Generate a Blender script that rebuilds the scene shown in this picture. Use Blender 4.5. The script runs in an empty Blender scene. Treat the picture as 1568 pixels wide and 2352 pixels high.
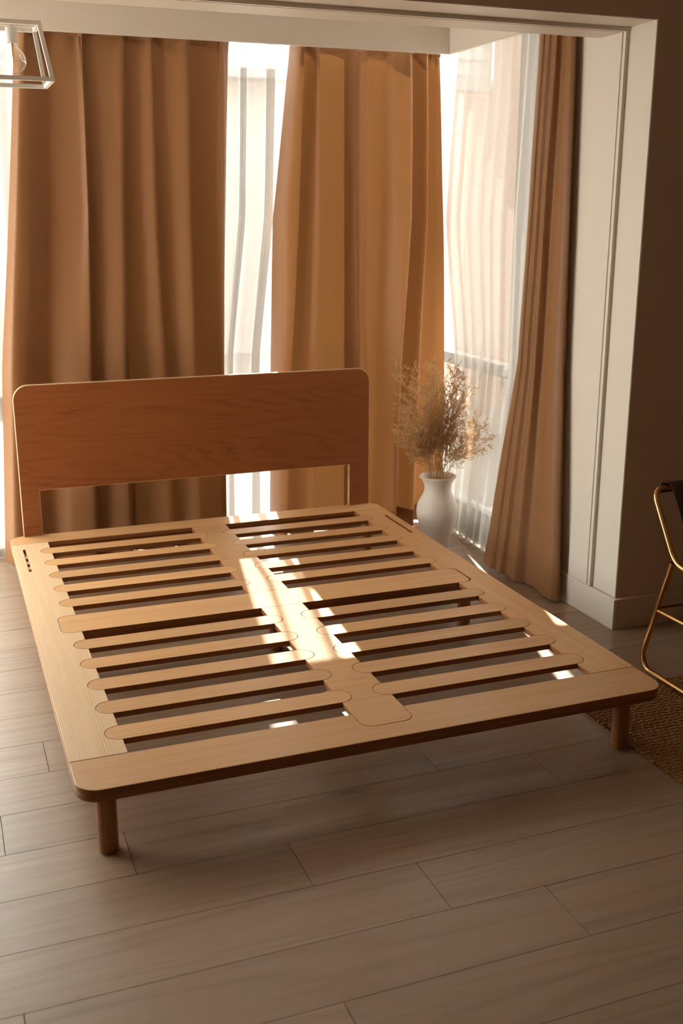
import bpy, bmesh, math, random
from mathutils import Vector, Matrix
random.seed(7)
SC = bpy.context.scene
COL = SC.collection

# ------------------------------------------------------------------ camera
RES_X, RES_Y, F_PX = 1568, 2352, 2437.5
YAW, PITCH, ROLL = 0.3618, -0.2703, 0.0007
cam_d = bpy.data.cameras.new('camera'); cam = bpy.data.objects.new('camera', cam_d); COL.objects.link(cam)
fw = Vector((math.sin(YAW)*math.cos(PITCH), math.cos(YAW)*math.cos(PITCH), math.sin(PITCH)))
rt = Vector((math.cos(YAW), -math.sin(YAW), 0)); up = rt.cross(fw)
rt, up = rt*math.cos(ROLL)+up*math.sin(ROLL), up*math.cos(ROLL)-rt*math.sin(ROLL)
cam.matrix_world = Matrix(((rt.x, up.x, -fw.x, -0.2186), (rt.y, up.y, -fw.y, -2.4141), (rt.z, up.z, -fw.z, 1.5672), (0, 0, 0, 1)))
cam_d.sensor_fit = 'VERTICAL'; cam_d.sensor_height = 36.0; cam_d.lens = 36.0*F_PX/RES_Y
cam_d.clip_start = 0.05; cam_d.clip_end = 200
cam_d.dof.use_dof = True; cam_d.dof.focus_distance = 3.55; cam_d.dof.aperture_fstop = 4.0
SC.camera = cam
# ------------------------------------------------------------------ world, sun, exposure
W = bpy.data.worlds.new('sky'); SC.world = W; W.use_nodes = True
bg = W.node_tree.nodes['Background']; bg.inputs[0].default_value = (1.0, 0.965, 0.915, 1); bg.inputs[1].default_value = 9.6
sun_d = bpy.data.lights.new('sun', 'SUN'); sun_d.energy = 40.0; sun_d.angle = 0.012; sun_d.color = (1.0, 0.95, 0.88)
sun = bpy.data.objects.new('sun', sun_d); COL.objects.link(sun)
sun.rotation_euler = Vector((0.22, 1.0, 1.055)).to_track_quat('Z', 'Y').to_euler(); sun.location = (1, 6, 6)
SC.view_settings.view_transform = 'Standard'; SC.view_settings.look = 'None'
SC.view_settings.gamma = 1.0; SC.view_settings.use_curve_mapping = False
SC.view_settings.exposure = 0.1
SC.cycles.max_bounces = 10; SC.cycles.diffuse_bounces = 6; SC.cycles.transparent_max_bounces = 12
SC.cycles.sample_clamp_indirect = 6.0

# ------------------------------------------------------------------ helpers
def obj(name, me, mat=None, parent=None, loc=None, smooth=None):
    if isinstance(me, bmesh.types.BMesh):
        m = bpy.data.meshes.new(name)
        bmesh.ops.recalc_face_normals(me, faces=me.faces)
        me.to_mesh(m); me.free(); me = m
        if smooth is not None:
            me.shade_smooth()
            if smooth > 0: me.set_sharp_from_angle(angle=math.radians(smooth))
    o = bpy.data.objects.new(name, me); COL.objects.link(o)
    if mat and not me.materials: me.materials.append(mat)
    if parent: o.parent = parent
    if loc: o.location = loc
    return o
def tag(o, label=None, cat=None, group=None, kind=None):
    for k, v in (('label', label), ('category', cat), ('group', group), ('kind', kind)):
        if v: o[k] = v
    return o
def thing(name, loc, label, cat, group=None):
    o = bpy.data.objects.new(name, None); COL.objects.link(o); o.location = loc; o.empty_display_size = .1
    return tag(o, label, cat, group)
def bevel(o, w, seg=2, ang=35):
    m = o.modifiers.new('bevel', 'BEVEL'); m.width = w; m.segments = seg; m.limit_method = 'ANGLE'; m.angle_limit = math.radians(ang)
    return o
def bm_box(bm, x0, x1, y0, y1, z0, z1):
    v = [bm.verts.new(p) for p in ((x0,y0,z0),(x1,y0,z0),(x1,y1,z0),(x0,y1,z0),(x0,y0,z1),(x1,y0,z1),(x1,y1,z1),(x0,y1,z1))]
    for f in ((0,3,2,1),(4,5,6,7),(0,1,5,4),(1,2,6,5),(2,3,7,6),(3,0,4,7)): bm.faces.new([v[i] for i in f])
    return bm
def box(*a): return bm_box(bmesh.new(), *a)
def boxes(L):
    bm = bmesh.new()
    for a in L: bm_box(bm, *a)
    return bm
def arc(cx, cy, r, a0, a1, n=10):
    return [(cx+r*math.cos(math.radians(a0+(a1-a0)*i/n)), cy+r*math.sin(math.radians(a0+(a1-a0)*i/n))) for i in range(n+1)]
def prism(outline, lo, hi, plane='XY', holes=(), edge=0):
    """extrude a polygon (with holes) between lo and hi along the third axis"""
    bm = bmesh.new()
    P = (lambda a, b, c: (a, b, c)) if plane == 'XY' else (lambda a, b, c: (a, c, b)) if plane == 'XZ' else (lambda a, b, c: (c, a, b))
    loops = [outline]+list(holes)
    caps = []
    for z in (lo, hi):
        rings = []
        for L in loops: rings.append([bm.verts.new(P(a, b, z)) for a, b in L])
        caps.append(rings)
    for ra, rb in zip(*caps):
        n = len(ra)
        for i in range(n): bm.faces.new((ra[i], ra[(i+1) % n], rb[(i+1) % n], rb[i])).material_index = edge
    for rings in caps:
        if len(rings) == 1: bm.faces.new(rings[0])
        else:
            es = []
            for r in rings:
                for i in range(len(r)): es.append(bm.edges.get((r[i], r[(i+1) % len(r)])))
            bmesh.ops.triangle_fill(bm, use_beauty=True, use_dissolve=False, edges=es)
    return bm
def bm_tube(bm, pts, r, n=8, caps=True):
    pts = [Vector(p) for p in pts]; R = r if isinstance(r, (list, tuple)) else [r]*len(pts)
    rings = []; ref = None
    for i, p in enumerate(pts):
        a = pts[max(i-1, 0)]; b = pts[min(i+1, len(pts)-1)]; t = (b-a).normalized()
        if ref is None: ref = t.orthogonal().normalized()
        ref = (ref-t*ref.dot(t)).normalized(); s = t.cross(ref)
        rings.append([bm.verts.new(p+(ref*math.cos(2*math.pi*k/n)+s*math.sin(2*math.pi*k/n))*R[i]) for k in range(n)])
    for A, B in zip(rings, rings[1:]):
        for k in range(n): bm.faces.new((A[k], A[(k+1) % n], B[(k+1) % n], B[k]))
    if caps: bm.faces.new(rings[0][::-1]); bm.faces.new(rings[-1])
    return bm
def rounded(pts, rad, n=6):
    """round the inner corners of a polyline"""
    pts = [Vector(p) for p in pts]; out = [pts[0]]
    for a, b, c in zip(pts, pts[1:], pts[2:]):
        d = min(rad, (a-b).length*.48, (c-b).length*.48); p0 = b+(a-b).normalized()*d; p1 = b+(c-b).normalized()*d
        for i in range(n+1):
            t = i/n; out.append(p0*(1-t)**2+b*2*t*(1-t)+p1*t*t)
    return out+[pts[-1]]
def bm_lathe(bm, prof, c=(0, 0, 0), n=40):
    c = Vector(c); rings = []
    for r, z in prof: rings.append([bm.verts.new(c+Vector((r*math.cos(2*math.pi*k/n), r*math.sin(2*math.pi*k/n), z))) for k in range(n)])
    for A, B in zip(rings, rings[1:]):
        for k in range(n): bm.faces.new((A[k], A[(k+1) % n], B[(k+1) % n], B[k]))
    bm.faces.new(rings[0][::-1]); bm.faces.new(rings[-1])
    return bm
def lerp(a, b, t): return a+(b-a)*t
def sstep(t): t = max(0, min(1, t)); return t*t*(3-2*t)

# ------------------------------------------------------------------ materials
class NT:
    def __init__(s, name):
        s.m = bpy.data.materials.new(name); s.m.use_nodes = True; s.t = s.m.node_tree; s.t.nodes.clear()
        s.out = s.n('ShaderNodeOutputMaterial')
    def n(s, typ, **kw):
        nd = s.t.nodes.new(typ)
        for k, v in kw.items():
            if k.startswith('i_'): nd.inputs[k[2:].replace('_', ' ')].default_value = v
            else: setattr(nd, k, v)
        return nd
    def l(s, a, b): s.t.links.new(a, b)
    def math(s, op, a, b=None, c=None):
        nd = s.n('ShaderNodeMath', operation=op)
        for i, v in enumerate((a, b, c)):
            if v is None: continue
            if isinstance(v, (int, float)): nd.inputs[i].default_value = v
            else: s.l(v, nd.inputs[i])
        return nd.outputs[0]
    def ramp(s, fac, stops):
        r = s.n('ShaderNodeValToRGB'); s.l(fac, r.inputs[0]); e = r.color_ramp.elements
        while len(e) < len(stops): e.new(.5)
        for el, (p, c) in zip(e, stops): el.position = p; el.color = (*c, 1)
        return r.outputs[0]
    def mix(s, fac, a, b, blend='MIX'):
        nd = s.n('ShaderNodeMix', data_type='RGBA', blend_type=blend)
        for i, v in ((0, fac), (6, a), (7, b)):
            if isinstance(v, (int, float)): nd.inputs[i].default_value = v
            elif isinstance(v, tuple): nd.inputs[i].default_value = (*v, 1)
            else: s.l(v, nd.inputs[i])
        return nd.outputs[2]
    def vec(s, x, y, z):
        c = s.n('ShaderNodeCombineXYZ')
        for i, v in enumerate((x, y, z)):
            if isinstance(v, (int, float)): c.inputs[i].default_value = v
            else: s.l(v, c.inputs[i])
        return c.outputs[0]
    def noise(s, vec, scale, detail=3, rough=.55, dist=0):
        nd = s.n('ShaderNodeTexNoise'); s.l(vec, nd.inputs['Vector'])
        nd.inputs['Scale'].default_value = scale; nd.inputs['Detail'].default_value = detail
        nd.inputs['Roughness'].default_value = rough; nd.inputs['Distortion'].default_value = dist
        return nd.outputs[0]
    def bump(s, h, strength, dist=.001):
        b = s.n('ShaderNodeBump'); b.inputs['Strength'].default_value = strength; b.inputs['Distance'].default_value = dist
        s.l(h, b.inputs['Height']); return b.outputs[0]
    def principled(s, col, rough=.5, metal=0., spec=.5, normal=None):
        p = s.n('ShaderNodeBsdfPrincipled')
        for k, v in (('Base Color', col), ('Roughness', rough), ('Metallic', metal), ('Specular IOR Level', spec)):
            if isinstance(v, tuple): p.inputs[k].default_value = (*v, 1)
            elif isinstance(v, (int, float)): p.inputs[k].default_value = v
            else: s.l(v, p.inputs[k])
        if normal: s.l(normal, p.inputs['Normal'])
        return p
    def done(s, shader): s.l(shader, s.out.inputs[0]); return s.m

def wood(name, along, dark, mid, light, figure=10., al=.38, det=2, across=5., rough=.42, knots=0., vary=.5, spec=.4, k=450., ringw=.3):
    """grain runs along the given object axis; contour lines of a stretched noise give cathedrals"""
    t = NT(name); tc = t.n('ShaderNodeTexCoord'); sep = t.n('ShaderNodeSeparateXYZ'); t.l(tc.outputs['Object'], sep.inputs[0])
    ax = 'XYZ'.index(along); o = [i for i in range(3) if i != ax]
    oi = t.n('ShaderNodeObjectInfo'); rnd = oi.outputs['Random']
    a = t.math('ADD', sep.outputs[ax], t.math('MULTIPLY', rnd, 37.)); b = t.math('ADD', sep.outputs[o[0]], t.math('MULTIPLY', rnd, 11.)); c = sep.outputs[o[1]]
    v = t.vec(t.math('MULTIPLY', a, al), t.math('MULTIPLY', b, across), t.math('MULTIPLY', c, across))
    n1 = t.noise(v, 1.0, det, .45, .1)
    n1 = t.math('MULTIPLY_ADD', t.noise(t.vec(t.math('MULTIPLY', a, 4.), t.math('MULTIPLY', b, 60.), t.math('MULTIPLY', c, 60.)), 1., 2, .5), .06, n1)
    ph = t.math('MULTIPLY_ADD', n1, figure*6.283, t.math('MULTIPLY', b, k))
    ring = t.math('MULTIPLY_ADD', t.math('SINE', ph), .5, .5)
    ring = t.math('POWER', ring, 2.6)
    fib = t.noise(t.vec(t.math('MULTIPLY', a, 6.), t.math('MULTIPLY', b, 300.), t.math('MULTIPLY', c, 300.)), 1., 3, .6)
    fib2 = t.noise(t.vec(t.math('MULTIPLY', a, 2.), t.math('MULTIPLY', b, 40.), t.math('MULTIPLY', c, 40.)), 1., 3, .6)
    n3 = t.noise(t.vec(t.math('MULTIPLY', a, 1.1), t.math('MULTIPLY', b, 24.), t.math('MULTIPLY', c, 24.)), 1., 3, .6)
    ring = t.math('MULTIPLY', ring, t.math('MULTIPLY_ADD', n3, 2.6, -.55))
    f = t.math('ADD', t.math('MULTIPLY', ring, ringw), t.math('ADD', t.math('MULTIPLY', fib, .3), t.math('MULTIPLY', fib2, .4)))
    col = t.ramp(f, [(.22, light), (.55, mid), (.9, dark)])
    if knots:
        vo = t.n('ShaderNodeTexVoronoi'); t.l(t.vec(t.math('MULTIPLY', a, 1.6), t.math('MULTIPLY', b, 6.), 0.), vo.inputs['Vector']); vo.inputs['Scale'].default_value = 1.
        kn = t.math('SUBTRACT', 1., t.math('MULTIPLY', vo.outputs['Distance'], 7.))
        kn = t.math('MULTIPLY', t.math('MAXIMUM', kn, 0.), knots)
        col = t.mix(kn, col, tuple(x*.45 for x in dark))
    hs = t.n('ShaderNodeHueSaturation'); t.l(col, hs.inputs['Color'])
    t.l(t.math('MULTIPLY_ADD', rnd, vary*.4, 1-vary*.2), hs.inputs['Value'])
    nrm = t.bump(t.math('ADD', fib, t.math('MULTIPLY', ring, .4)), .12, .0006)
    rg = t.math('MULTIPLY_ADD', fib2, .16, rough-.08)
    return t.done(t.principled(hs.outputs[0], rg, 0, spec, nrm).outputs[0])

OAK = dict(dark=(.34, .155, .06), mid=(.52, .28, .125), light=(.60, .355, .175))
M_oak_x = wood('oak_along_x', 'X', **OAK, figure=4., across=5.)
M_oak_y = wood('oak_along_y', 'Y', **OAK, figure=5., across=5.)
M_oak_z = wood('oak_along_z', 'Z', **OAK, figure=3., across=9.)
M_oak_lit = wood('oak_lit_along_y', 'Y', (.42, .24, .12), (.60, .40, .225), (.69, .50, .315), figure=6., across=5., k=850., ringw=.3)  # same oak paled, skylight on left rail and headboard rim put into the colour
M_edge_shaded = wood('plywood_edge_shaded', 'X', (.16, .05, .013), (.24, .088, .026), (.30, .115, .036), figure=2., across=5., k=1400., ringw=.3)  # plywood edge darkened further, shade on the side faces put into the colour
M_leg_shaded = wood('oak_leg_shaded', 'Z', (.20, .075, .022), (.30, .125, .042), (.36, .16, .06), figure=3., across=9.)  # same oak, shade on the legs put into the colour
M_head_shaded = wood('oak_headboard_shaded', 'X', (.20, .058, .015), (.31, .098, .027), (.345, .117, .035), figure=21., al=.5, det=1, across=4.0, rough=.5, k=60., ringw=.34)  # same oak as the frame, backlit shade put into the colour
M_floor = wood('laminate_floor', 'X', (.145, .086, .052), (.265, .173, .114), (.33, .230, .158), figure=10., across=5., rough=.36, k=110., ringw=.22, knots=.7, vary=.35, spec=.6)
def plain(name, col, rough=.6, metal=0., spec=.4, bump_scale=0., bump_s=.1):
    t = NT(name); nrm = None; c = col
    tc = t.n('ShaderNodeTexCoord')
    n = t.noise(tc.outputs['Object'], bump_scale or 6., 4)
    if bump_scale: nrm = t.bump(n, bump_s, .001)
    c = t.mix(t.math('MULTIPLY', n, .5), tuple(x*1.03 for x in col), tuple(x*.9 for x in col))
    return t.done(t.principled(c, rough, metal, spec, nrm).outputs[0])
M_white = plain('white_satin_paint', (.66, .605, .53), .45, bump_scale=90., bump_s=.03)
M_brown = plain('brown_wall_low_bounce', (.22, .13, .08), .9)  # unseen room walls, coloured dark to cut bounce light
M_wall_shaded = plain('matt_wall_paint_shaded', (.56, .415, .30), .85, bump_scale=220., bump_s=.12)  # white paint darkened warm, room-side shade put into the colour
M_ceil = plain('ceiling_paint', (.74, .70, .65), .9)
M_sub = plain('dark_subfloor', (.05, .033, .022), .9)
M_upvc = plain('white_window_frame', (.78, .78, .77), .35)
M_lamp = plain('white_lacquered_metal', (.74, .73, .70), .4)
M_ceramic = plain('matt_cream_ceramic', (.76, .70, .63), .55, bump_scale=45., bump_s=.1)
M_brass = plain('polished_brass', (.58, .33, .13), .2, 1.)
M_leather = plain('brown_leather', (.055, .02, .011), .55, bump_scale=240., bump_s=.3)
M_straw = plain('dry_stems', (.58, .38, .19), .8)
def petals():
    t = NT('dry_florets'); d = t.n('ShaderNodeBsdfDiffuse'); d.inputs[0].default_value = (.74, .57, .35, 1)
    tr = t.n('ShaderNodeBsdfTranslucent'); tr.inputs[0].default_value = (.82, .66, .43, 1)
    mx = t.n('ShaderNodeMixShader'); mx.inputs[0].default_value = .62; t.l(d.outputs[0], mx.inputs[1]); t.l(tr.outputs[0], mx.inputs[2])
    return t.done(mx.outputs[0])
M_floret = petals()
M_jute = plain('jute_cord', (.36, .19, .085), .95, bump_scale=400., bump_s=.6)
M_paving = plain('pale_paving', (.22, .21, .195), .9)
M_siding = plain('pale_siding', (.42, .42, .42), .6)
M_render = plain('sky_block_render', (.55, .55, .54), .9)
M_grey = plain('grey_window_frame', (.11, .11, .11), .5)
M_fil = plain('filament_metal', (.7, .5, .3), .3, 1.)

def fabric(name, col, transl, tcol, scale=700., trans=0., gloss=0.):
    t = NT(name); tc = t.n('ShaderNodeTexCoord'); uv = t.n('ShaderNodeUVMap')
    sep = t.n('ShaderNodeSeparateXYZ'); t.l(uv.outputs[0], sep.inputs[0]); u, v = sep.outputs[0], sep.outputs[1]
    n1 = t.noise(t.vec(t.math('MULTIPLY', u, 60.), t.math('MULTIPLY', v, scale), 0.), 1., 2, .6)
    n2 = t.noise(t.vec(t.math('MULTIPLY', u, scale), t.math('MULTIPLY', v, 60.), 3.), 1., 2, .6)
    h = t.math('ADD', n1, n2)
    c = t.mix(t.math('MULTIPLY_ADD', h, 1.6, -1.1), tuple(x*.86 for x in col), tuple(min(1, x*1.1) for x in col))
    nrm = t.bump(h, .25, .0006)
    d = t.principled(c, .5, 0., gloss, nrm); d.inputs['Sheen Weight'].default_value = gloss*.3; d.inputs['Sheen Tint'].default_value = (1, .8, .55, 1); d.inputs['Sheen Roughness'].default_value = .4
    tr = t.n('ShaderNodeBsdfTranslucent'); tr.inputs[0].default_value = (*tcol, 1); t.l(nrm, tr.inputs['Normal'])
    mx = t.n('ShaderNodeMixShader'); mx.inputs[0].default_value = transl; t.l(d.outputs[0], mx.inputs[1]); t.l(tr.outputs[0], mx.inputs[2])
    sh = mx.outputs[0]
    if trans:
        tp = t.n('ShaderNodeBsdfTransparent'); m2 = t.n('ShaderNodeMixShader')
        t.l(t.math('MULTIPLY_ADD', h, -.5*trans, 1.5*trans), m2.inputs[0]); t.l(sh, m2.inputs[1]); t.l(tp.outputs[0], m2.inputs[2]); sh = m2.outputs[0]
    return t.done(sh)
M_curtain = fabric('camel_curtain_cloth', (.255, .117, .047), .028, (.62, .26, .08), gloss=.3)
M_sheer = fabric('white_sheer_voile', (.56, .555, .54), .03, (.85, .84, .82), 900., .24)
M_veil = fabric('white_window_veil', (.58, .565, .54), .065, (.88, .84, .80), 900., .13)
M_linen = fabric('white_linen_sheer', (.56, .555, .54), .07, (.85, .84, .82), 900., .018)
def glass_pane():
    t = NT('window_glass'); tp = t.n('ShaderNodeBsdfTransparent'); tp.inputs[0].default_value = (.94, .965, .95, 1)
    gl = t.n('ShaderNodeBsdfGlossy'); gl.inputs['Roughness'].default_value = .02
    lw = t.n('ShaderNodeLayerWeight', i_Blend=.5); fr = t.math('MULTIPLY_ADD', t.math('POWER', lw.outputs['Facing'], 4.), .6, .03)
    mx = t.n('ShaderNodeMixShader'); t.l(fr, mx.inputs[0]); t.l(tp.outputs[0], mx.inputs[1]); t.l(gl.outputs[0], mx.inputs[2])
    return t.done(mx.outputs[0])
M_glass = glass_pane()
def thin_bulb():
    t = NT('clear_bulb_glass'); tp = t.n('ShaderNodeBsdfTransparent'); tp.inputs[0].default_value = (.97, .97, .965, 1)
    gl = t.n('ShaderNodeBsdfGlossy'); gl.inputs['Roughness'].default_value = .02
    lw = t.n('ShaderNodeLayerWeight', i_Blend=.5); f = t.math('MULTIPLY_ADD', t.math('POWER', lw.outputs['Facing'], 3.), .6, .04)
    mx = t.n('ShaderNodeMixShader'); t.l(f, mx.inputs[0]); t.l(tp.outputs[0], mx.inputs[1]); t.l(gl.outputs[0], mx.inputs[2])
    return t.done(mx.outputs[0])
M_bulb = thin_bulb()
def brickwall():
    t = NT('red_brickwork'); tc = t.n('ShaderNodeTexCoord'); sep = t.n('ShaderNodeSeparateXYZ'); t.l(tc.outputs['Object'], sep.inputs[0])
    b = t.n('ShaderNodeTexBrick'); t.l(t.vec(sep.outputs[0], sep.outputs[2], 0.), b.inputs['Vector'])
    b.inputs['Scale'].default_value = 1.; b.inputs['Brick Width'].default_value = .225; b.inputs['Row Height'].default_value = .075; b.inputs['Mortar Size'].default_value = .008
    b.inputs['Color1'].default_value = (.52, .31, .23, 1); b.inputs['Color2'].default_value = (.47, .28, .21, 1); b.inputs['Mortar'].default_value = (.5, .45, .4, 1)
    return t.done(t.principled(b.outputs[0], .9).outputs[0])
M_brick = brickwall()

# ------------------------------------------------------------------ the setting
YF, YJ = .884, 1.20          # front face of the dividing wall, end of its jamb
XR, ZT = 2.182, 2.221        # right side and top of the wide opening
X0, X1, Y0, Y1 = -2.3, 3.5, -3.4, 2.78
floor = tag(obj('floor', box(X0, X1, Y0, Y1, -.06, -.0105), M_sub), kind='structure')
PW, PL = .1985, 1.222
seam = {-4: .441, -3: 1.040, -2: .788, -1: .513, 0: .120, 1: 1.043}
full = None
for k in range(-18, 14):
    y0 = .108-PW+PW*k; y1 = y0+PW
    y0 = max(y0, Y0); y1 = min(y1, Y1)
    if y1-y0 < .02: continue
    s = seam.get(k, random.uniform(0, PL)); n = math.floor((s-X0)/PL)+1; x = s-n*PL
    while x < X1:
        a, b = max(x, X0)+.0009, min(x+PL, X1)-.0009; x += PL
        if b-a < .03: continue
        g = .0009
        whole = abs((b-a)-(PL-.0018)) < 1e-6 and abs((y1-y0)-PW) < 1e-6
        if whole and full: me = full
        else:
            bm = bmesh.new(); w, h = (b-a)/2, (y1-y0)/2-g
            bm_box(bm, -w, w, -h, h, -.010, 0)
            me = bpy.data.meshes.new('plank'); bm.to_mesh(me); bm.free(); me.materials.append(M_floor)
            if whole: full = me
        obj('plank', me, None, floor, ((a+b)/2, (y0+y1)/2, 0))
def struct(name, bm, m, parent=None, bev=0):
    o = obj(name, bm, m, parent)
    if bev: bevel(o, bev, 2)
    return tag(o, kind='structure') if parent is None else o
T = .15
ZC, ZS, ZP = 2.75, 2.42, 2.51          # ceilings of the main room and of the window bay
XL = -1.95                   # left side of the opening
struct('wall_front', boxes([(XR, X1, YF, YJ, 0, ZC), (X0, XL, YF, YJ, 0, ZC), (XL, XR, YF, YJ, ZT, ZC)]), M_wall_shaded, bev=.002)
struct('wall_right', box(X1, X1+T, Y0, YJ, -.06, ZC), M_brown)
struct('wall_left', box(X0-T, X0, Y0, YJ, -.06, ZC), M_brown)
struct('wall_back', box(X0-T, X1+T, Y0-T, Y0, -.06, ZC), M_brown)
struct('ceiling', boxes([(X0-T, X1+T, Y0-T, YJ, ZC, ZC+.1)]), M_ceil)
struct('ceiling_bay', boxes([(-2.2, 2.55, YJ, 2.44, ZS, ZS+.3), (-2.2, 2.55, 2.44, 2.74, ZP, ZS+.3)]), M_ceil)
struct('wall_bay_right', boxes([(XR-.006, 2.40, YJ, 1.66, 0, ZS)]), M_white, bev=.002)
# painted lining of the opening: reveal, lip, groove, inner lining
struct('trim_1', boxes([(XR-.002, XR, YF+.002, 1.04, .127, ZT), (XR-.017, XR-.002, 1.04, 1.056, .127, ZT-.016), (XR-.011, XR-.002, 1.056, 1.063, .127, ZT-.016), (XR-.017, XR-.002, 1.063, YJ, .127, ZT-.016)]), M_white)
struct('trim_2', boxes([(XL, XR-.002, YF+.002, 1.04, ZT-.002, ZT), (XL, XR-.002, 1.04, 1.056, ZT-.016, ZT-.002), (XL, XR-.002, 1.056, 1.063, ZT-.010, ZT-.002), (XL, XR-.002, 1.063, YJ, ZT-.016, ZT-.002)]), M_white)
struct('trim_3', boxes([(XL, XL+.016, YF+.002, YJ, 0, ZT-.016)]), M_white)
# valance boards hiding the curtain tracks
struct('trim_4', box(-2.0, 2.148, 2.42, 2.44, 2.306, ZS), M_white, bev=.0015)
struct('trim_5', box(2.148, 2.166, YJ, 2.44, 2.306, ZS), M_white, bev=.0015)
# baseboards
struct('baseboard_right', box(XR-.018, XR-.0021, YF-.018, 1.62, 0, .125), M_white, bev=.002)
struct('baseboard_front', box(XR-.0020, X1, YF-.018, YF, 0, .125), M_wall_shaded, bev=.002)  # white baseboard, its front shade painted with the darker wall colour
struct('baseboard_bay', boxes([(2.13, XR-.0181, 1.45, 1.66, 0, .06)]), M_white, bev=.002)
# glazing
YW = 2.70
def window(name, frame_boxes, panes, m=None):
    w = struct(name, boxes(frame_boxes), m or M_upvc, bev=.003)
    for p in panes: obj('pane', box(*p), M_glass, w)
    return w
ZH = 2.49
mull = [-1.98, -.62, .60, 1.74]
fb = [(-2.0, 2.30, YW-.03, YW+.04, 0, .075), (-2.0, 2.30, YW-.03, YW+.04, ZH, ZP)]
fb += [(m-.03, m+.03, YW-.03, YW+.04, .075, ZH) for m in mull]
fb += [(a+.03, b-.03, YW-.025, YW+.035, .765, .815) for a, b in zip(mull, mull[1:])]
window('window_1', fb, [(a+.03, b-.03, YW, YW+.008, z0, z1) for a, b in zip(mull, mull[1:]) for z0, z1 in ((.075, .765), (.815, ZH))]+[(1.77, 2.276, YW, YW+.008, .075, ZH)])
XW = 2.28
fb = [(XW-.03, XW+.04, 1.66, YW-.03, 0, .15), (XW-.03, XW+.04, 1.66, YW-.03, ZH, ZP), (XW-.03, XW+.04, 1.66, 1.72, .15, ZH), (XW-.03, XW+.04, 1.84, 1.93, .15, ZH),
      (XW-.025, XW+.035, 1.93, YW, .84, .90)]
w2 = window('window_2', fb, [(XW, XW+.008, 1.93, YW-.002, .15, .84), (XW, XW+.008, 1.93, YW-.002, .90, ZH), (XW, XW+.008, 1.72, 1.84, .15, ZH)], M_grey)
bm = bmesh.new(); bm_tube(bm, rounded([(XW-.03, 1.885, .90), (XW-.075, 1.885, .90), (XW-.08, 1.885, .80)], .02), .009, 8)
obj('window_handle', bm, M_upvc, w2, smooth=40)
fb = [(-2.03, -1.97, YJ, YW-.03, 0, .12), (-2.03, -1.97, YJ, YW-.03, 2.33, ZP), (-2.03, -1.97, YJ, YJ+.06, .12, 2.33), (-2.03, -1.97, 1.93, 1.99, .12, 2.33)]
window('window_3', fb, [(-2.004, -1.996, YJ+.06, 1.93, .12, 2.33), (-2.004, -1.996, 1.99, YW-.03, .12, 2.33)])
# outdoors
struct('ground', box(-30, 30, 2.78, 40, -.4, -.25), M_paving)
pale = thing('sky_block_house', (-5., 12., -.25), 'long pale rendered house added beyond the back window to block low sky', 'house')  # added house, sized to block the bright low sky behind the sheers
obj('wall', box(-11., 17., 0, 3., 0, 3.55), M_render, pale)
obj('roof', prism([(-.4, 3.55), (-.4, 3.66), (1.5, 4.25), (3.4, 3.66), (3.4, 3.55)], -11.2, 17.2, 'YZ'), M_siding, pale)
for i in range(5):
    wf = obj('window_frame', boxes([(-.6, .6, -.03, .0, .9, .98), (-.6, .6, -.03, 0, 2.3, 2.38), (-.6, -.52, -.03, 0, .98, 2.3), (.52, .6, -.03, 0, .98, 2.3), (-.03, .03, -.03, 0, .98, 2.3)]), M_upvc, pale, (-8.+3.4*i, -.001, 0))
    obj('window_pane', box(-.52, .52, -.012, -.002, .98, 2.3), M_glass, wf)
house = thing('brick_house', (7., 7.5, -.25), 'red brick house with pale boarded gable outside the corner window', 'house')
obj('wall', box(-3.35, 5., -.4, 2., 0, 2.96), M_brick, house)
obj('wall', box(-2.1, 5., -1.0, -.41, 0, 6.), M_brick, house)
for i in range(10): obj('siding_board', prism([(-.40, 0), (-.38, .135), (-.3, .135), (-.3, 0)], -3.4, -2.12, 'YZ'), M_siding, house, (0, -.02, 2.96+.135*i))

# ------------------------------------------------------------------ the bed
H = .198; TH = .018; ZB = H-TH
bed = thing('bed_frame', (.875, 1.16, 0), 'low oak slatted bed frame with headboard standing on the floor', 'bed')
bedO = (-.875, -1.16, 0)
front_c = [.2925+.168*i for i in range(5)]; back_c = [1.386+.1705*i for i in range(5)]
slat_c = front_c+back_c; HW = .0415; RN = HW+.0014
CR0, CR1 = 1.086, 1.252      # centre rail
XA, XB, SL, SR = .153, 1.594, .793, .951
g = .0007
# side rails with the bites that take the slat ends and the centre rail
def rail_left():
    y0, y1 = .169+g, 2.2-g
    pts = [(0, y0), (XA, y0)]
    for c in front_c: pts += [(XA, c-RN)]+arc(XA, c, RN, 270, 90, 14)[1:-1]+[(XA, c+RN)]
    x = .088-.0013; r = .031
    pts += [(XA, CR0-.0013)]+arc(x+r, CR0-.0013+r, r, 270, 180, 6)+arc(x+r, CR1+.0013-r, r, 180, 90, 6)+[(XA, CR1+.0013)]
    for c in back_c: pts += [(XA, c-RN)]+arc(XA, c, RN, 270, 90, 14)[1:-1]+[(XA, c+RN)]
    pts += [(XA, y1), (0, y1)]
    return pts
L = rail_left()
def slot(x0, x1, y0, y1): return [(x0, y0), (x1, y0), (x1, y1), (x0, y1)]
Rr = [(XB+XA-x, y) for x, y in L]; Rr = [(1.75 if abs(x-(XB+XA)) < 1e-6 else x, y) for x, y in Rr][::-1]
bw = .0012
def board(name, bm, m, bv=bw):
    o = obj(name, bm, m, bed, bedO); o.data.materials.append(M_edge_shaded); return bevel(o, bv, 2)
lr = board('side_rail', prism(L, ZB, H, holes=[slot(.040, .0505, 1.806, 2.118)], edge=1), M_oak_lit)
rr = board('side_rail', prism(Rr, ZB, H, holes=[slot(1.7005, 1.712, 1.771, 2.081)], edge=1), M_oak_y)
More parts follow.
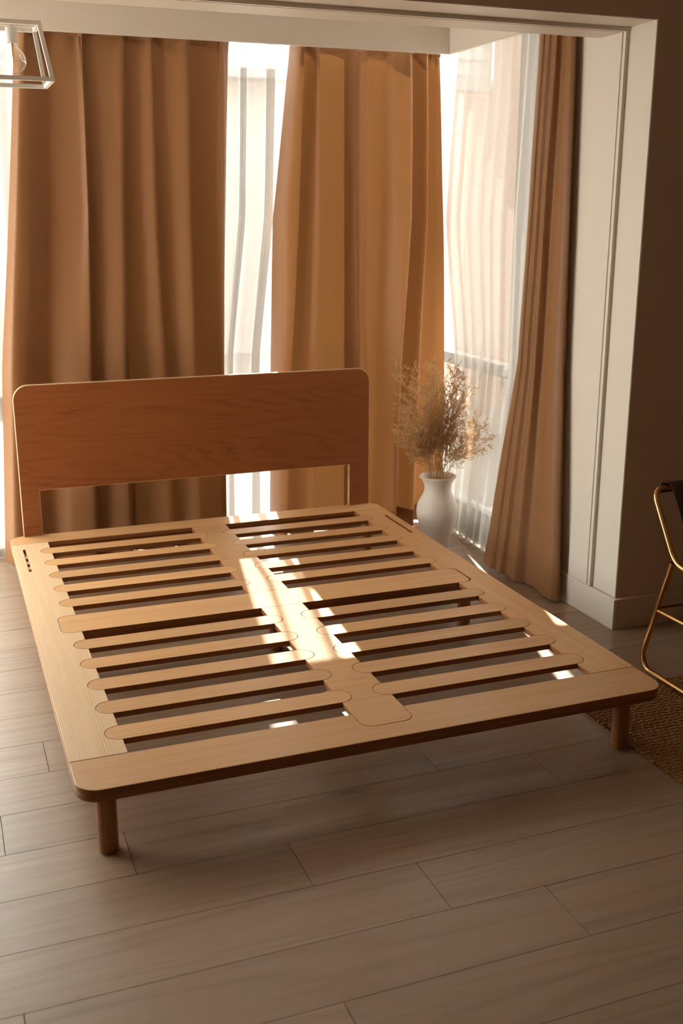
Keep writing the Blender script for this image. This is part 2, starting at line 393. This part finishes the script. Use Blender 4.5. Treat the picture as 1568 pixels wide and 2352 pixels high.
for y in (1.855, 1.93, 2.005): obj('slot_tab', box(.0402, .0503, y, y+.032, ZB+.002, H-.006), M_oak_lit, lr)
# foot rail with a bite for the spine's tongue
rc = .062; x0, x1, yt = SL-.0012, SR+.0012, .08-.0012
foot = arc(rc, rc, rc, 180, 270, 12)+arc(1.75-rc, rc, rc, 270, 360, 12)+[(1.75, .169-g), (x1, .169-g)]+arc(x1-.036, yt+.036, .036, 0, -90, 8)+arc(x0+.036, yt+.036, .036, 270, 180, 8)+[(x0, .169-g), (0, .169-g)]
board('foot_rail', prism(foot, ZB, H, edge=1), M_oak_x, .002)
head = [(0, 2.2+g), (1.75, 2.2+g)]+arc(1.75-rc, 2.327-rc, rc, 0, 90, 12)+arc(rc, 2.327-rc, rc, 90, 180, 12)
board('head_rail', prism(head, ZB, H, edge=1), M_oak_x, .002)
r = .030
cr = arc(.088+r, CR0+r, r, 180, 270, 8)+arc(1.653-r, CR0+r, r, 270, 360, 8)+arc(1.653-r, CR1-r, r, 0, 90, 8)+arc(.088+r, CR1-r, r, 90, 180, 8)
board('centre_rail', prism(cr, ZB, H, edge=1), M_oak_x)
def spine(y0, y1, cs, tongue):
    if tongue: pts = arc(SL+.035, y0+.035, .035, 180, 270, 8)+arc(SR-.035, y0+.035, .035, 270, 360, 8)
    else: pts = [(SL, y0), (SR, y0)]
    for c in cs: pts += [(SR, c-RN)]+arc(SR, c, RN, 270, 90, 14)[1:-1]+[(SR, c+RN)]
    pts += [(SR, y1), (SL, y1)]
    for c in cs[::-1]: pts += [(SL, c+RN)]+arc(SL, c, RN, 90, -90, 14)[1:-1]+[(SL, c-RN)]
    return prism(pts, ZB, H, edge=1)
board('spine_board', spine(.08, CR0-.0012, front_c, True), M_oak_x)
board('spine_board', spine(CR1+.0012, 2.2-g, back_c, False), M_oak_x)
def slat_bm(x0, x1):
    return prism(arc(x0+HW, 0, HW, 90, 270, 16)+arc(x1-HW, 0, HW, -90, 90, 16), ZB, H, edge=1)
slats = []
for a, b in ((XA-HW, SL+HW), (SR-HW, XB+HW)):
    first = None
    for c in slat_c:
        if first is None:
            first = obj('slat', slat_bm(a, b), M_oak_x, bed); first.data.materials.append(M_edge_shaded); s = bevel(first, bw, 2)
        else:
            s = first.copy(); COL.objects.link(s); s.parent = bed
        s.location = (bedO[0], bedO[1]+c, 0)
# second layer under the frame and the beams
ZU = ZB-.0006; ZL = H-.0345
board('under_frame', prism(arc(rc, rc, rc, 180, 270, 12)+arc(1.75-rc, rc, rc, 270, 360, 12)+[(1.75, .15), (0, .15)], ZL, ZU, edge=1), M_oak_x, .002)
board('under_frame', prism([(0, 2.215), (1.75, 2.215)]+arc(1.75-rc, 2.327-rc, rc, 0, 90, 12)+arc(rc, 2.327-rc, rc, 90, 180, 12), ZL, ZU, edge=1), M_oak_x, .002)
board('under_frame', box(0, .125, .1506, 2.2144, ZL, ZU), M_oak_y, .002)
board('under_frame', box(1.625, 1.75, .1506, 2.2144, ZL, ZU), M_oak_y, .002)
board('support_beam', box(.126, 1.624, 1.10, 1.24, .125, ZU), M_edge_shaded, .002)
board('support_beam', box(.835, .91, .1506, 1.0994, ZL, ZU), M_oak_y, .002)
board('support_beam', box(.835, .91, 1.2406, 2.2144, ZL, ZU), M_oak_y, .002)
leg_me = None
for x, y, top in ((.072, .040, ZL), (1.623, .044, ZL), (.085, 1.15, ZL), (.868, 1.15, .125), (1.655, 1.15, ZL), (.072, 2.19, ZL), (1.655, 2.19, ZL)):
    bm = bmesh.new(); bm_lathe(bm, [(.0225, 0), (.0258, .004), (.026, top-.0005)], n=28)
    obj('leg', bm, M_leg_shaded, bed, (bedO[0]+x, bedO[1]+y, 0), smooth=40)
# headboard: one sheet with rounded top corners and a wide opening at the bottom
hx0, hx1, hz, hr = .0606, 1.7137, .874, .066
hb = [(hx0, H+.0004), (.144, H+.0004), (.144, .405), (1.607, .405), (1.607, H+.0004), (hx1, H+.0004)]+arc(hx1-hr, hz-hr, hr, 0, 90, 14)+arc(hx0+hr, hz-hr, hr, 90, 180, 14)
hbd = board('headboard', prism(hb, 2.307, 2.3265, 'XZ', edge=2), M_head_shaded, .003); hbd.data.materials.append(M_oak_lit)  # side faces paler, rim light from behind painted into the oak
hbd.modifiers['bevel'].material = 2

# ------------------------------------------------------------------ curtains
def sheet(name, paths, zs, mat, parent, sub=7, nz=46, wob=.0, seed=1, pleat=0.):
    """cloth hung from paths: paths[k] is the plan polyline (x, y) at height zs[k]; returns mesh object"""
    rnd = random.Random(seed); n = len(paths[0])
    def spline(P):
        out = []
        for i in range(len(P)-1):
            p0, p1, p2, p3 = P[max(i-1, 0)], P[i], P[i+1], P[min(i+2, len(P)-1)]
            for s in range(sub):
                t = s/sub
                # cardinal with damped tangents: soft folds that still turn back sharply
                k = .33; h00 = 2*t**3-3*t*t+1; h10 = t**3-2*t*t+t; h01 = -2*t**3+3*t*t; h11 = t**3-t*t
                out.append(tuple(h00*p1[a]+h10*k*(p2[a]-p0[a])+h01*p2[a]+h11*k*(p3[a]-p1[a]) for a in (0, 1)))
        return out+[P[-1]]
    S = [spline(P) for P in paths]; m = len(S[0])
    zt, zb = zs[0], zs[-1]; bm = bmesh.new(); uvl = bm.loops.layers.uv.new('UVMap')
    ph = [rnd.uniform(0, 6.28) for _ in range(6)]
    grid = []
    for j in range(nz+1):
        z = lerp(zt, zb, j/nz); i = 0
        while i < len(zs)-2 and z < zs[i+1]: i += 1
        t = (zs[i]-z)/(zs[i]-zs[i+1]); row = []
        for c in range(m):
            x, y = lerp(S[i][c][0], S[i+1][c][0], t), lerp(S[i][c][1], S[i+1][c][1], t)
            u = c/(m-1)
            w = wob*(math.sin(7*u+3.1*z+ph[0])+.6*math.sin(23*u-5*z+ph[1])+.5*math.sin(41*u+9*z+ph[2]))
            q = pleat*math.exp(-(zt-z)/.075)*(math.sin(c*.95+ph[3])+.6*math.sin(c*.43+ph[4]))
            row.append(bm.verts.new((x+w*.4+q*.3, y-w-q, z)))
        grid.append(row)
    arc_u = [0.]
    for c in range(1, m): arc_u.append(arc_u[-1]+math.dist(S[1][c], S[1][c-1]))
    for j in range(nz):
        for c in range(m-1):
            f = bm.faces.new((grid[j][c], grid[j][c+1], grid[j+1][c+1], grid[j+1][c])); f.smooth = True
            for lp, (cc, jj) in zip(f.loops, ((c, j), (c+1, j), (c+1, j+1), (c, j+1))): lp[uvl].uv = (arc_u[cc], grid[jj][0].co.z)
    me = bpy.data.meshes.new(name); bm.to_mesh(me); bm.free()
    o = bpy.data.objects.new(name, me); COL.objects.link(o); me.materials.append(mat)
    if parent: o.parent = parent; o.matrix_parent_inverse = Matrix.Translation(-parent.location)
    return o, S
YC = 2.56
A = [(0.205, 0.122, 0.043, -0.018), (0.225, 0.145, 0.075, 0.04), (0.256, 0.209, 0.141, 0.04), (0.349, 0.297, 0.248, 0.01), (0.449, 0.423, 0.344, 0.035), (0.473, 0.453, 0.422, 0.05), (0.486, 0.467, 0.436, 0.018), (0.643, 0.602, 0.578, 0.055), (0.66, 0.619, 0.596, 0), (0.762, 0.747, 0.753, 0.05), (0.781, 0.765, 0.775, 0.01), (0.83, 0.811, 0.813, 0.025), (0.923, 0.905, 0.902, 0.055), (0.944, 0.927, 0.924, 0), (1.067, 1.035, 1.025, 0.02), (1.09, 1.06, 1.044, 0.045), (1.125, 1.091, 1.065, -0.015)]
B = [(1.42, 1.326, 1.303, -0.016), (1.438, 1.351, 1.323, 0.04), (1.459, 1.41, 1.364, 0.05), (1.483, 1.435, 1.389, 0.0), (1.519, 1.473, 1.438, 0.03), (1.526, 1.516, 1.489, 0.05), (1.551, 1.543, 1.519, 0.005), (1.679, 1.68, 1.681, 0.02), (1.712, 1.699, 1.718, 0.045), (1.779, 1.779, 1.784, 0.015), (1.867, 1.857, 1.836, 0.015), (1.91, 1.909, 1.906, 0.045), (1.986, 1.974, 1.936, 0.06), (2.022, 2.012, 1.974, 0), (2.074, 2.072, 2.044, 0.045), (2.102, 2.102, 2.079, 0), (2.132, 2.15, 2.16, 0.02), (2.15, 2.176, 2.20, 0.03)]
ZA = (2.33, 1.568, .904, .012)
def curtain(ctrl, label, seed, amp=1.):
    xs = [c[1] for c in ctrl]
    o = thing('curtain', ((xs[0]+xs[-1])/2, YC, 0), label, 'curtain', None)
    paths = []
    for k in range(4):
        P = []
        for i, c in enumerate(ctrl):
            x = c[k] if k < 3 else c[2]+(c[2]-c[1])*.75
            if k == 3: x = max(min(x, 2.215), -.03)
            d = c[3]*(.9, 1.45, 1.5, 1.6)[k]*amp
            P.append((x, YC-d))
        paths.append(P)
    cl, S = sheet('panel', paths, ZA, M_curtain, o, wob=.0016, seed=seed, pleat=.007)
    # pleated heading tape behind the valance and stitched bottom hem
    sheet('heading_tape', [[(x, y-.003) for x, y in paths[0]], [(x, y-.003) for x, y in paths[0]]], (2.335, 2.305), M_curtain, o, nz=3)
    sheet('hem', [[(x, y-.0025) for x, y in [(lerp(a[0], b[0], .1), lerp(a[1], b[1], .1)) for a, b in zip(paths[3], paths[2])]], [(x, y-.0025) for x, y in paths[3]]], (.10, .010), M_curtain, o, nz=3, wob=.0016, seed=seed)
    return o
curtain(A, 'wide camel brown curtain behind the left half of the headboard', 3)
curtain(B, 'camel brown curtain left of the corner, behind the dried flowers', 5, 1.5)
# the narrow bunched curtain of the right window, seen edge-on
C = [((2.158, 1.617), (2.156, 1.678), (2.085, 1.788)), ((2.141, 1.566), (2.135, 1.628), (2.07, 1.69)), ((2.15, 1.552), (2.146, 1.612), (2.086, 1.664)), ((2.133, 1.51), (2.125, 1.562), (2.071, 1.61)), ((2.147, 1.49), (2.142, 1.54), (2.095, 1.58)), ((2.131, 1.452), (2.121, 1.483), (2.08, 1.50)), ((2.155, 1.440), (2.153, 1.465), (2.117, 1.455)), ((2.152, 1.425), (2.149, 1.44), (2.119, 1.38)), ((2.133, 1.379), (2.125, 1.372), (2.101, 1.284)), ((2.131, 1.348), (2.121, 1.314), (2.103, 1.225)), ((2.144, 1.335), (2.139, 1.283), (2.127, 1.198)), ((2.160, 1.355), (2.158, 1.302), (2.154, 1.226))]
cur = thing('curtain', (2.1, 1.4, 0), 'bunched brown curtain against the white wall right of the corner window', 'curtain')
pc = [[c[k] for c in C] for k in range(3)]
sheet('panel', pc, (2.33, .95, .014), M_curtain, cur, wob=.0016, seed=9, pleat=.004)
sheet('heading_tape', [[(x-.003, y) for x, y in pc[0]]]*2, (2.335, 2.305), M_curtain, cur, nz=3)
sheet('hem', [[(x-.0025, y) for x, y in [(lerp(a[0], b[0], .09), lerp(a[1], b[1], .09)) for a, b in zip(pc[2], pc[1])]], [(x-.0025, y) for x, y in pc[2]]], (.10, .012), M_curtain, cur, nz=3, wob=.0016, seed=9)
# sheers
def wavy(p0, p1, n, amp, seed):
    rnd = random.Random(seed); out = []; d = Vector(p1)-Vector(p0); nrm = Vector((-d.y, d.x)).normalized()
    for i in range(n+1):
        t = i/n+(rnd.uniform(-.3, .3)/n if 0 < i < n else 0); q = Vector(p0)+d*t+nrm*amp*((-1)**i)*rnd.uniform(.4, 1.)
        out.append((q.x, q.y))
    return out
def sheer(label, ends, zs, n, amp, seed, hem_right=None, mat=None):
    c = ends[1][0]
    o = thing('sheer_curtain', (c[0], c[1], 0), label, 'curtain')
    paths = [wavy(a, b, n, amp*f, seed) for (a, b), f in zip(ends, (.7, 1., 1., 1.15))]
    sheet('panel', paths, zs, mat or M_sheer, o, sub=5, wob=.002, seed=seed)
    if hem_right:
        for off in hem_right:
            P = [[(x, y-.004) for x, y in wavy((e[1][0]-off[1], e[1][1]), (e[1][0]-off[0], e[1][1]), 3, .004, seed+4)] for e in ends]
            sheet('side_hem', P, zs, M_sheer, o, nz=24, wob=.002, seed=seed)
    return o
ZSH = (2.48, 1.568, .904, .012)
sheer('white sheer curtain seen in the gap between the two brown curtains', [((.62, 2.648), (1.372, 2.648)), ((.62, 2.648), (1.340, 2.648)), ((.62, 2.648), (1.262, 2.648)), ((.62, 2.648), (1.245, 2.648))], ZSH, 15, .016, 21, [(0, .04), (.135, .165)])
sheer('white linen sheer curtain at the left edge beside the wide brown curtain', [((-.12, 2.645), (.61, 2.645))]*4, ZSH, 16, .014, 24, None, M_linen)
sheer('white sheer curtain hanging in the right window behind the vase', [((2.205, 2.44), (2.205, 1.50)), ((2.205, 2.56), (2.20, 1.52)), ((2.205, 2.40), (2.19, 1.55)), ((2.195, 2.42), (2.165, 1.68))], ZSH, 18, .02, 33, None, M_veil)

# ------------------------------------------------------------------ vase and dried flowers
vx, vy = 1.982, 2.085
vase = thing('vase', (vx, vy, 0), 'cream ceramic vase with flared rim on the floor behind the bed', 'vase')
prof = [(.050, 0), (.056, .004), (.064, .05), (.084, .11), (.099, .165), (.1015, .195), (.096, .228), (.082, .258), (.068, .283), (.0635, .305), (.0665, .330), (.078, .352), (.088, .362), (.0895, .367), (.086, .370), (.077, .362), (.064, .340), (.058, .305), (.064, .275), (.088, .225), (.09, .19), (.07, .08), (.03, .04)]
bm = bmesh.new(); bm_lathe(bm, prof[:14], n=48); 
bm.faces.ensure_lookup_table()
bmesh.ops.delete(bm, geom=[bm.faces[-1]], context='FACES')
obj('body', bm, M_ceramic, vase, smooth=60)
bm = bmesh.new(); bm_lathe(bm, prof[13:], n=48); bm.faces.ensure_lookup_table(); bmesh.ops.delete(bm, geom=[bm.faces[-2]], context='FACES')
obj('inner_wall', bm, M_ceramic, vase, smooth=60)
fl = thing('dried_flowers', (vx, vy, .2), 'bunch of straw coloured dried flower sprigs standing in the cream vase', 'dried flowers')
rnd = random.Random(12)
def floret(bm, p, d, s):
    a = d.orthogonal().normalized(); b = d.cross(a)
    v = [bm.verts.new(p), bm.verts.new(p+d*s*.5+a*s*.24), bm.verts.new(p+d*s*.5-a*s*.13+b*s*.2), bm.verts.new(p+d*s*.5-a*s*.13-b*s*.2), bm.verts.new(p+d*s)]
    for i in range(3):
        bm.faces.new((v[0], v[1+i], v[1+(i+1) % 3])); bm.faces.new((v[4], v[1+(i+1) % 3], v[1+i]))
def sprig(tipx, tipy, tipz):
    base = Vector((rnd.uniform(-.035, .035), rnd.uniform(-.035, .035), .06)); tip = Vector((tipx, tipy, tipz))
    neck = Vector((base.x*.9+tipx*.12, base.y*.9+tipy*.12, .17)); pts = []
    n = 12
    for i in range(n+1):
        t = i/n; c = neck+Vector((tipx*.12, tipy*.12, (tipz-.17)*.5))
        if t < .25: p = base.lerp(neck, t/.25)
        else:
            s = (t-.25)/.75; p = neck*(1-s)**2+c*2*s*(1-s)+tip*s*s
        pts.append(p+Vector((rnd.gauss(0, .003), rnd.gauss(0, .003), 0))*min(1, t*2))
    bm = bmesh.new(); fb_ = bmesh.new()
    bm_tube(bm, pts, [lerp(.0017, .0006, i/n) for i in range(n+1)], 4)
    for q in range(23):
        t = lerp(.42, .99, (q+rnd.random())/23); i = min(int(t*n), n-1); p = pts[i].lerp(pts[i+1], t*n-i); ax = (pts[i+1]-pts[i]).normalized()
        an = rnd.uniform(0, 6.28); side = (ax.orthogonal().normalized()*math.cos(an)+ax.cross(ax.orthogonal().normalized())*math.sin(an))
        d = (ax*.75+side*.75).normalized(); ln = lerp(.085, .03, (t-.42)/.58)*rnd.uniform(.6, 1.25)
        tw = [p, p+d*ln*.5+ax*ln*.06, p+d*ln+ax*ln*.2]
        bm_tube(bm, tw, [.0007, .0006, .0004], 3, False)
        for k in range(9):
            s = .25+.75*(k+rnd.random())/9; w = tw[0].lerp(tw[1], s*2) if s < .5 else tw[1].lerp(tw[2], s*2-1)
            dd = (d+Vector((rnd.gauss(0, .6), rnd.gauss(0, .6), rnd.gauss(.25, .5)))).normalized()
            L_ = rnd.uniform(.006, .016)
            bm_tube(bm, [w, w+dd*L_], [.0004, .0003], 3, False)
            floret(fb_, w+dd*L_*.7, dd, rnd.uniform(.006, .011))
            if k % 2: floret(fb_, w+dd*L_*.3, (dd+side).normalized(), rnd.uniform(.005, .009))
    s = obj('sprig', bm, M_straw, fl); tag(obj('florets', fb_, M_floret, s), kind='stuff')
for i in range(58):
    u = rnd.uniform(-1, 1); x = u*.215-.015; tz = .77-.2*abs(u)**1.6-rnd.uniform(0, .28)
    if i < 3: x, tz = -.235+.02*i, .72-.05*i
    elif i < 6: x, tz = -.25, .50+.05*(i-3)
    elif i < 9: x, tz = .20+.025*(i-6), .44-.04*(i-6)
    elif i < 12: x, tz = .06+.04*(i-9), .66-.03*(i-9)
    yy = rnd.uniform(-.13, .13)
    if x > .04: yy = -.95*x+rnd.uniform(-.06, .06); x = min(x*.8, .17)
    sprig(x, yy, tz)

# ------------------------------------------------------------------ pendant lamp
lamp = thing('pendant_lamp', (-.11, 1.51, ZS), 'white open metal cage lamp with clear globe bulb at upper left', 'lamp')
LO = (.11, -1.51, -ZS)
def bar(bm, a, b, w=.0065):
    a, b = Vector(a), Vector(b); t = (b-a).normalized(); s = t.cross(Vector((0, 0, 1)) if abs(t.z) < .9 else Vector((1, 0, 0))).normalized(); u = s.cross(t)
    a, b = a-t*w*.98, b+t*w*.98
    v = [bm.verts.new(p+s*w*i+u*w*j) for p in (a, b) for i, j in ((-1, -1), (1, -1), (1, 1), (-1, 1))]
    for f in ((0, 1, 2, 3), (7, 6, 5, 4), (0, 4, 5, 1), (1, 5, 6, 2), (2, 6, 7, 3), (3, 7, 4, 0)): bm.faces.new([v[i] for i in f])
tz, bz = 2.176, 2.003
top = [(-.41, 1.435, tz), (.186, 1.435, tz), (.186, 1.585, tz), (-.41, 1.585, tz)]
bot = [(-.44, 1.40, bz), (.214, 1.40, bz), (.214, 1.62, bz), (-.44, 1.62, bz)]
bm = bmesh.new()
for Q in (top, bot):
    for i in range(4): bar(bm, Q[i], Q[(i+1) % 4])
for a, b in zip(top, bot): bar(bm, a, b)
bar(bm, (-.40, 1.51, tz+.004), (.18, 1.51, tz+.004), .005)
obj('cage', bm, M_lamp, lamp, LO)
for x in (-.30, .02):
    bm = bmesh.new(); bm_tube(bm, [(x, 1.51, tz), (x, 1.51, ZS-.02)], .004, 8); obj('rod', bm, M_lamp, lamp, LO)
bm = bmesh.new(); bm_box(bm, -.34, .06, 1.49, 1.53, ZS-.022, ZS-.0005); bevel(obj('canopy', bm, M_lamp, lamp, LO), .003)
for x in (.104, -.33):
    bm = bmesh.new(); bm_lathe(bm, [(.006, .056), (.006, .048), (.0185, .047), (.0185, .0), (.016, .0)][::-1], (x, 1.51, 2.122), 24); obj('socket', bm, M_lamp, lamp, LO, smooth=35)
    pr = [(.0135, 2.122)]+[(.0135+.0015*i, 2.118-.003*i) for i in range(1, 4)]
    cz, R = 2.068, .042
    pr = [(.0135, 2.124), (.0145, 2.116), (.019, 2.109)]+[(R*math.sin(math.radians(a)), cz+R*math.cos(math.radians(a))) for a in range(34, 180, 8)]+[(.0005, cz-R)]
    bm = bmesh.new(); bm_lathe(bm, pr[::-1], (x, 1.51, 0), 32)
    bl = obj('bulb', bm, M_bulb, lamp, LO, smooth=0)
    bm = bmesh.new(); bm_lathe(bm, [(.004, 2.085), (.0035, 2.112), (.007, 2.1215)], (x, 1.51, 0), 12); bm_tube(bm, [(x, 1.51, 2.085), (x, 1.51, 2.052)], .0014, 6)
    obj('filament', bm, M_fil, bl)

# ------------------------------------------------------------------ rug and chair
rug = thing('rug', (2.3, -.3, 0), 'brown woven jute rug in front of the white pillar', 'rug')
RX0, RX1, RY0, RY1 = 1.652, 2.75, -.95, .404
obj('backing', box(RX0+.004-2.3, RX1-2.3, RY0+.3, RY1-.004+.3, .0004, .004), M_jute, rug)
pitch = .0175; nrow = int((RY1-RY0)/pitch)
bm = bmesh.new(); rnd = random.Random(4)
for k in range(nrow):
    y = RY1-.5*pitch-k*pitch; x = RX0; prev = None; ph = rnd.random()*.02
    j = 0
    while x < RX1:
        st = .0075; wv = .5+.5*math.sin(2*math.pi*(x+ph)/.023+(k % 2)*math.pi)
        R = pitch*.44*(.72+.32*wv); zc = .0050+.0030*wv+rnd.uniform(-.0006, .0006); dy = .002*math.sin(2*math.pi*(x+ph)/.046+k)+rnd.uniform(-.0005, .0005)
        ring = [bm.verts.new((x-2.3, y+dy+math.cos(math.pi*a/4)*R+.3, max(.001, zc-.0035+math.sin(math.pi*a/4)*R*1.05))) for a in range(5)]
        if prev:
            for a in range(4):
                f = bm.faces.new((prev[a], prev[a+1], ring[a+1], ring[a])); f.smooth = True
        prev = ring; x += st
tag(obj('weave', bm, M_jute, rug), kind='stuff')

chair = thing('chair', (2.27, .2, 0), 'brass tube chair with dark brown leather sling at right edge', 'chair')
CO = (-2.27, -.2, 0)
xa, xb, rt_ = 2.02, 2.53, .0095
zf = .0275
for x in (xa, xb):
    bm = bmesh.new()
    bm_tube(bm, rounded([(x, .360, .452), (x, .482, .075), (x, .455, zf), (x, -.13, zf), (x, -.09, .06), (x, -.04, .435)], .06), rt_, 12)
    obj('side_frame', bm, M_brass, chair, CO, smooth=50)
    bm = bmesh.new(); bm_tube(bm, [(x, .416, .262), (x, -.063, .265)], .007, 10); obj('stretcher', bm, M_brass, chair, CO, smooth=50)
bm = bmesh.new()
bm_tube(bm, rounded([(xa, -.06, .445), (xa, .345, .447), (xa, .496, .678), (xb, .496, .678), (xb, .345, .447), (xb, -.06, .445)], .05, 8), rt_, 12)
obj('seat_and_back_frame', bm, M_brass, chair, CO, smooth=50)
for y, z in ((.414, .27), (-.058, .27)):
    bm = bmesh.new(); bm_tube(bm, [(xa, y, z), (xb, y, z)], .007, 10); obj('stretcher', bm, M_brass, chair, CO, smooth=50)
bm = bmesh.new(); bm_tube(bm, [(xa, -.055, .440), (xb, -.055, .440)], rt_, 12); obj('front_bar', bm, M_brass, chair, CO, smooth=50)
prof = [(.512, .655), (.512, .690), (.496, .698), (.480, .690), (.45, .64), (.40, .555), (.355, .485), (.31, .440), (.20, .415), (.06, .418), (-.03, .448), (-.055, .4565), (-.071, .445), (-.066, .415)]
pr = [p.yz for p in rounded([(0, y, z) for y, z in prof], .03, 3)]
bm = bmesh.new(); prev = None
for i, (y, z) in enumerate(pr):
    t = i/(len(pr)-1); inset = .035+.03*math.sin(math.pi*min(1, t*1.4))
    row = [bm.verts.new((lerp(xa+inset, xb-inset, u/8), y, z-.012*math.sin(math.pi*u/8)*math.sin(math.pi*t))) for u in range(9)]
    if prev:
        for u in range(8): bm.faces.new((prev[u], prev[u+1], row[u+1], row[u])).smooth = True
    prev = row
sl = obj('leather_sling', bm, M_leather, chair, CO); m = sl.modifiers.new('thick', 'SOLIDIFY'); m.thickness = .0035; m.offset = 0
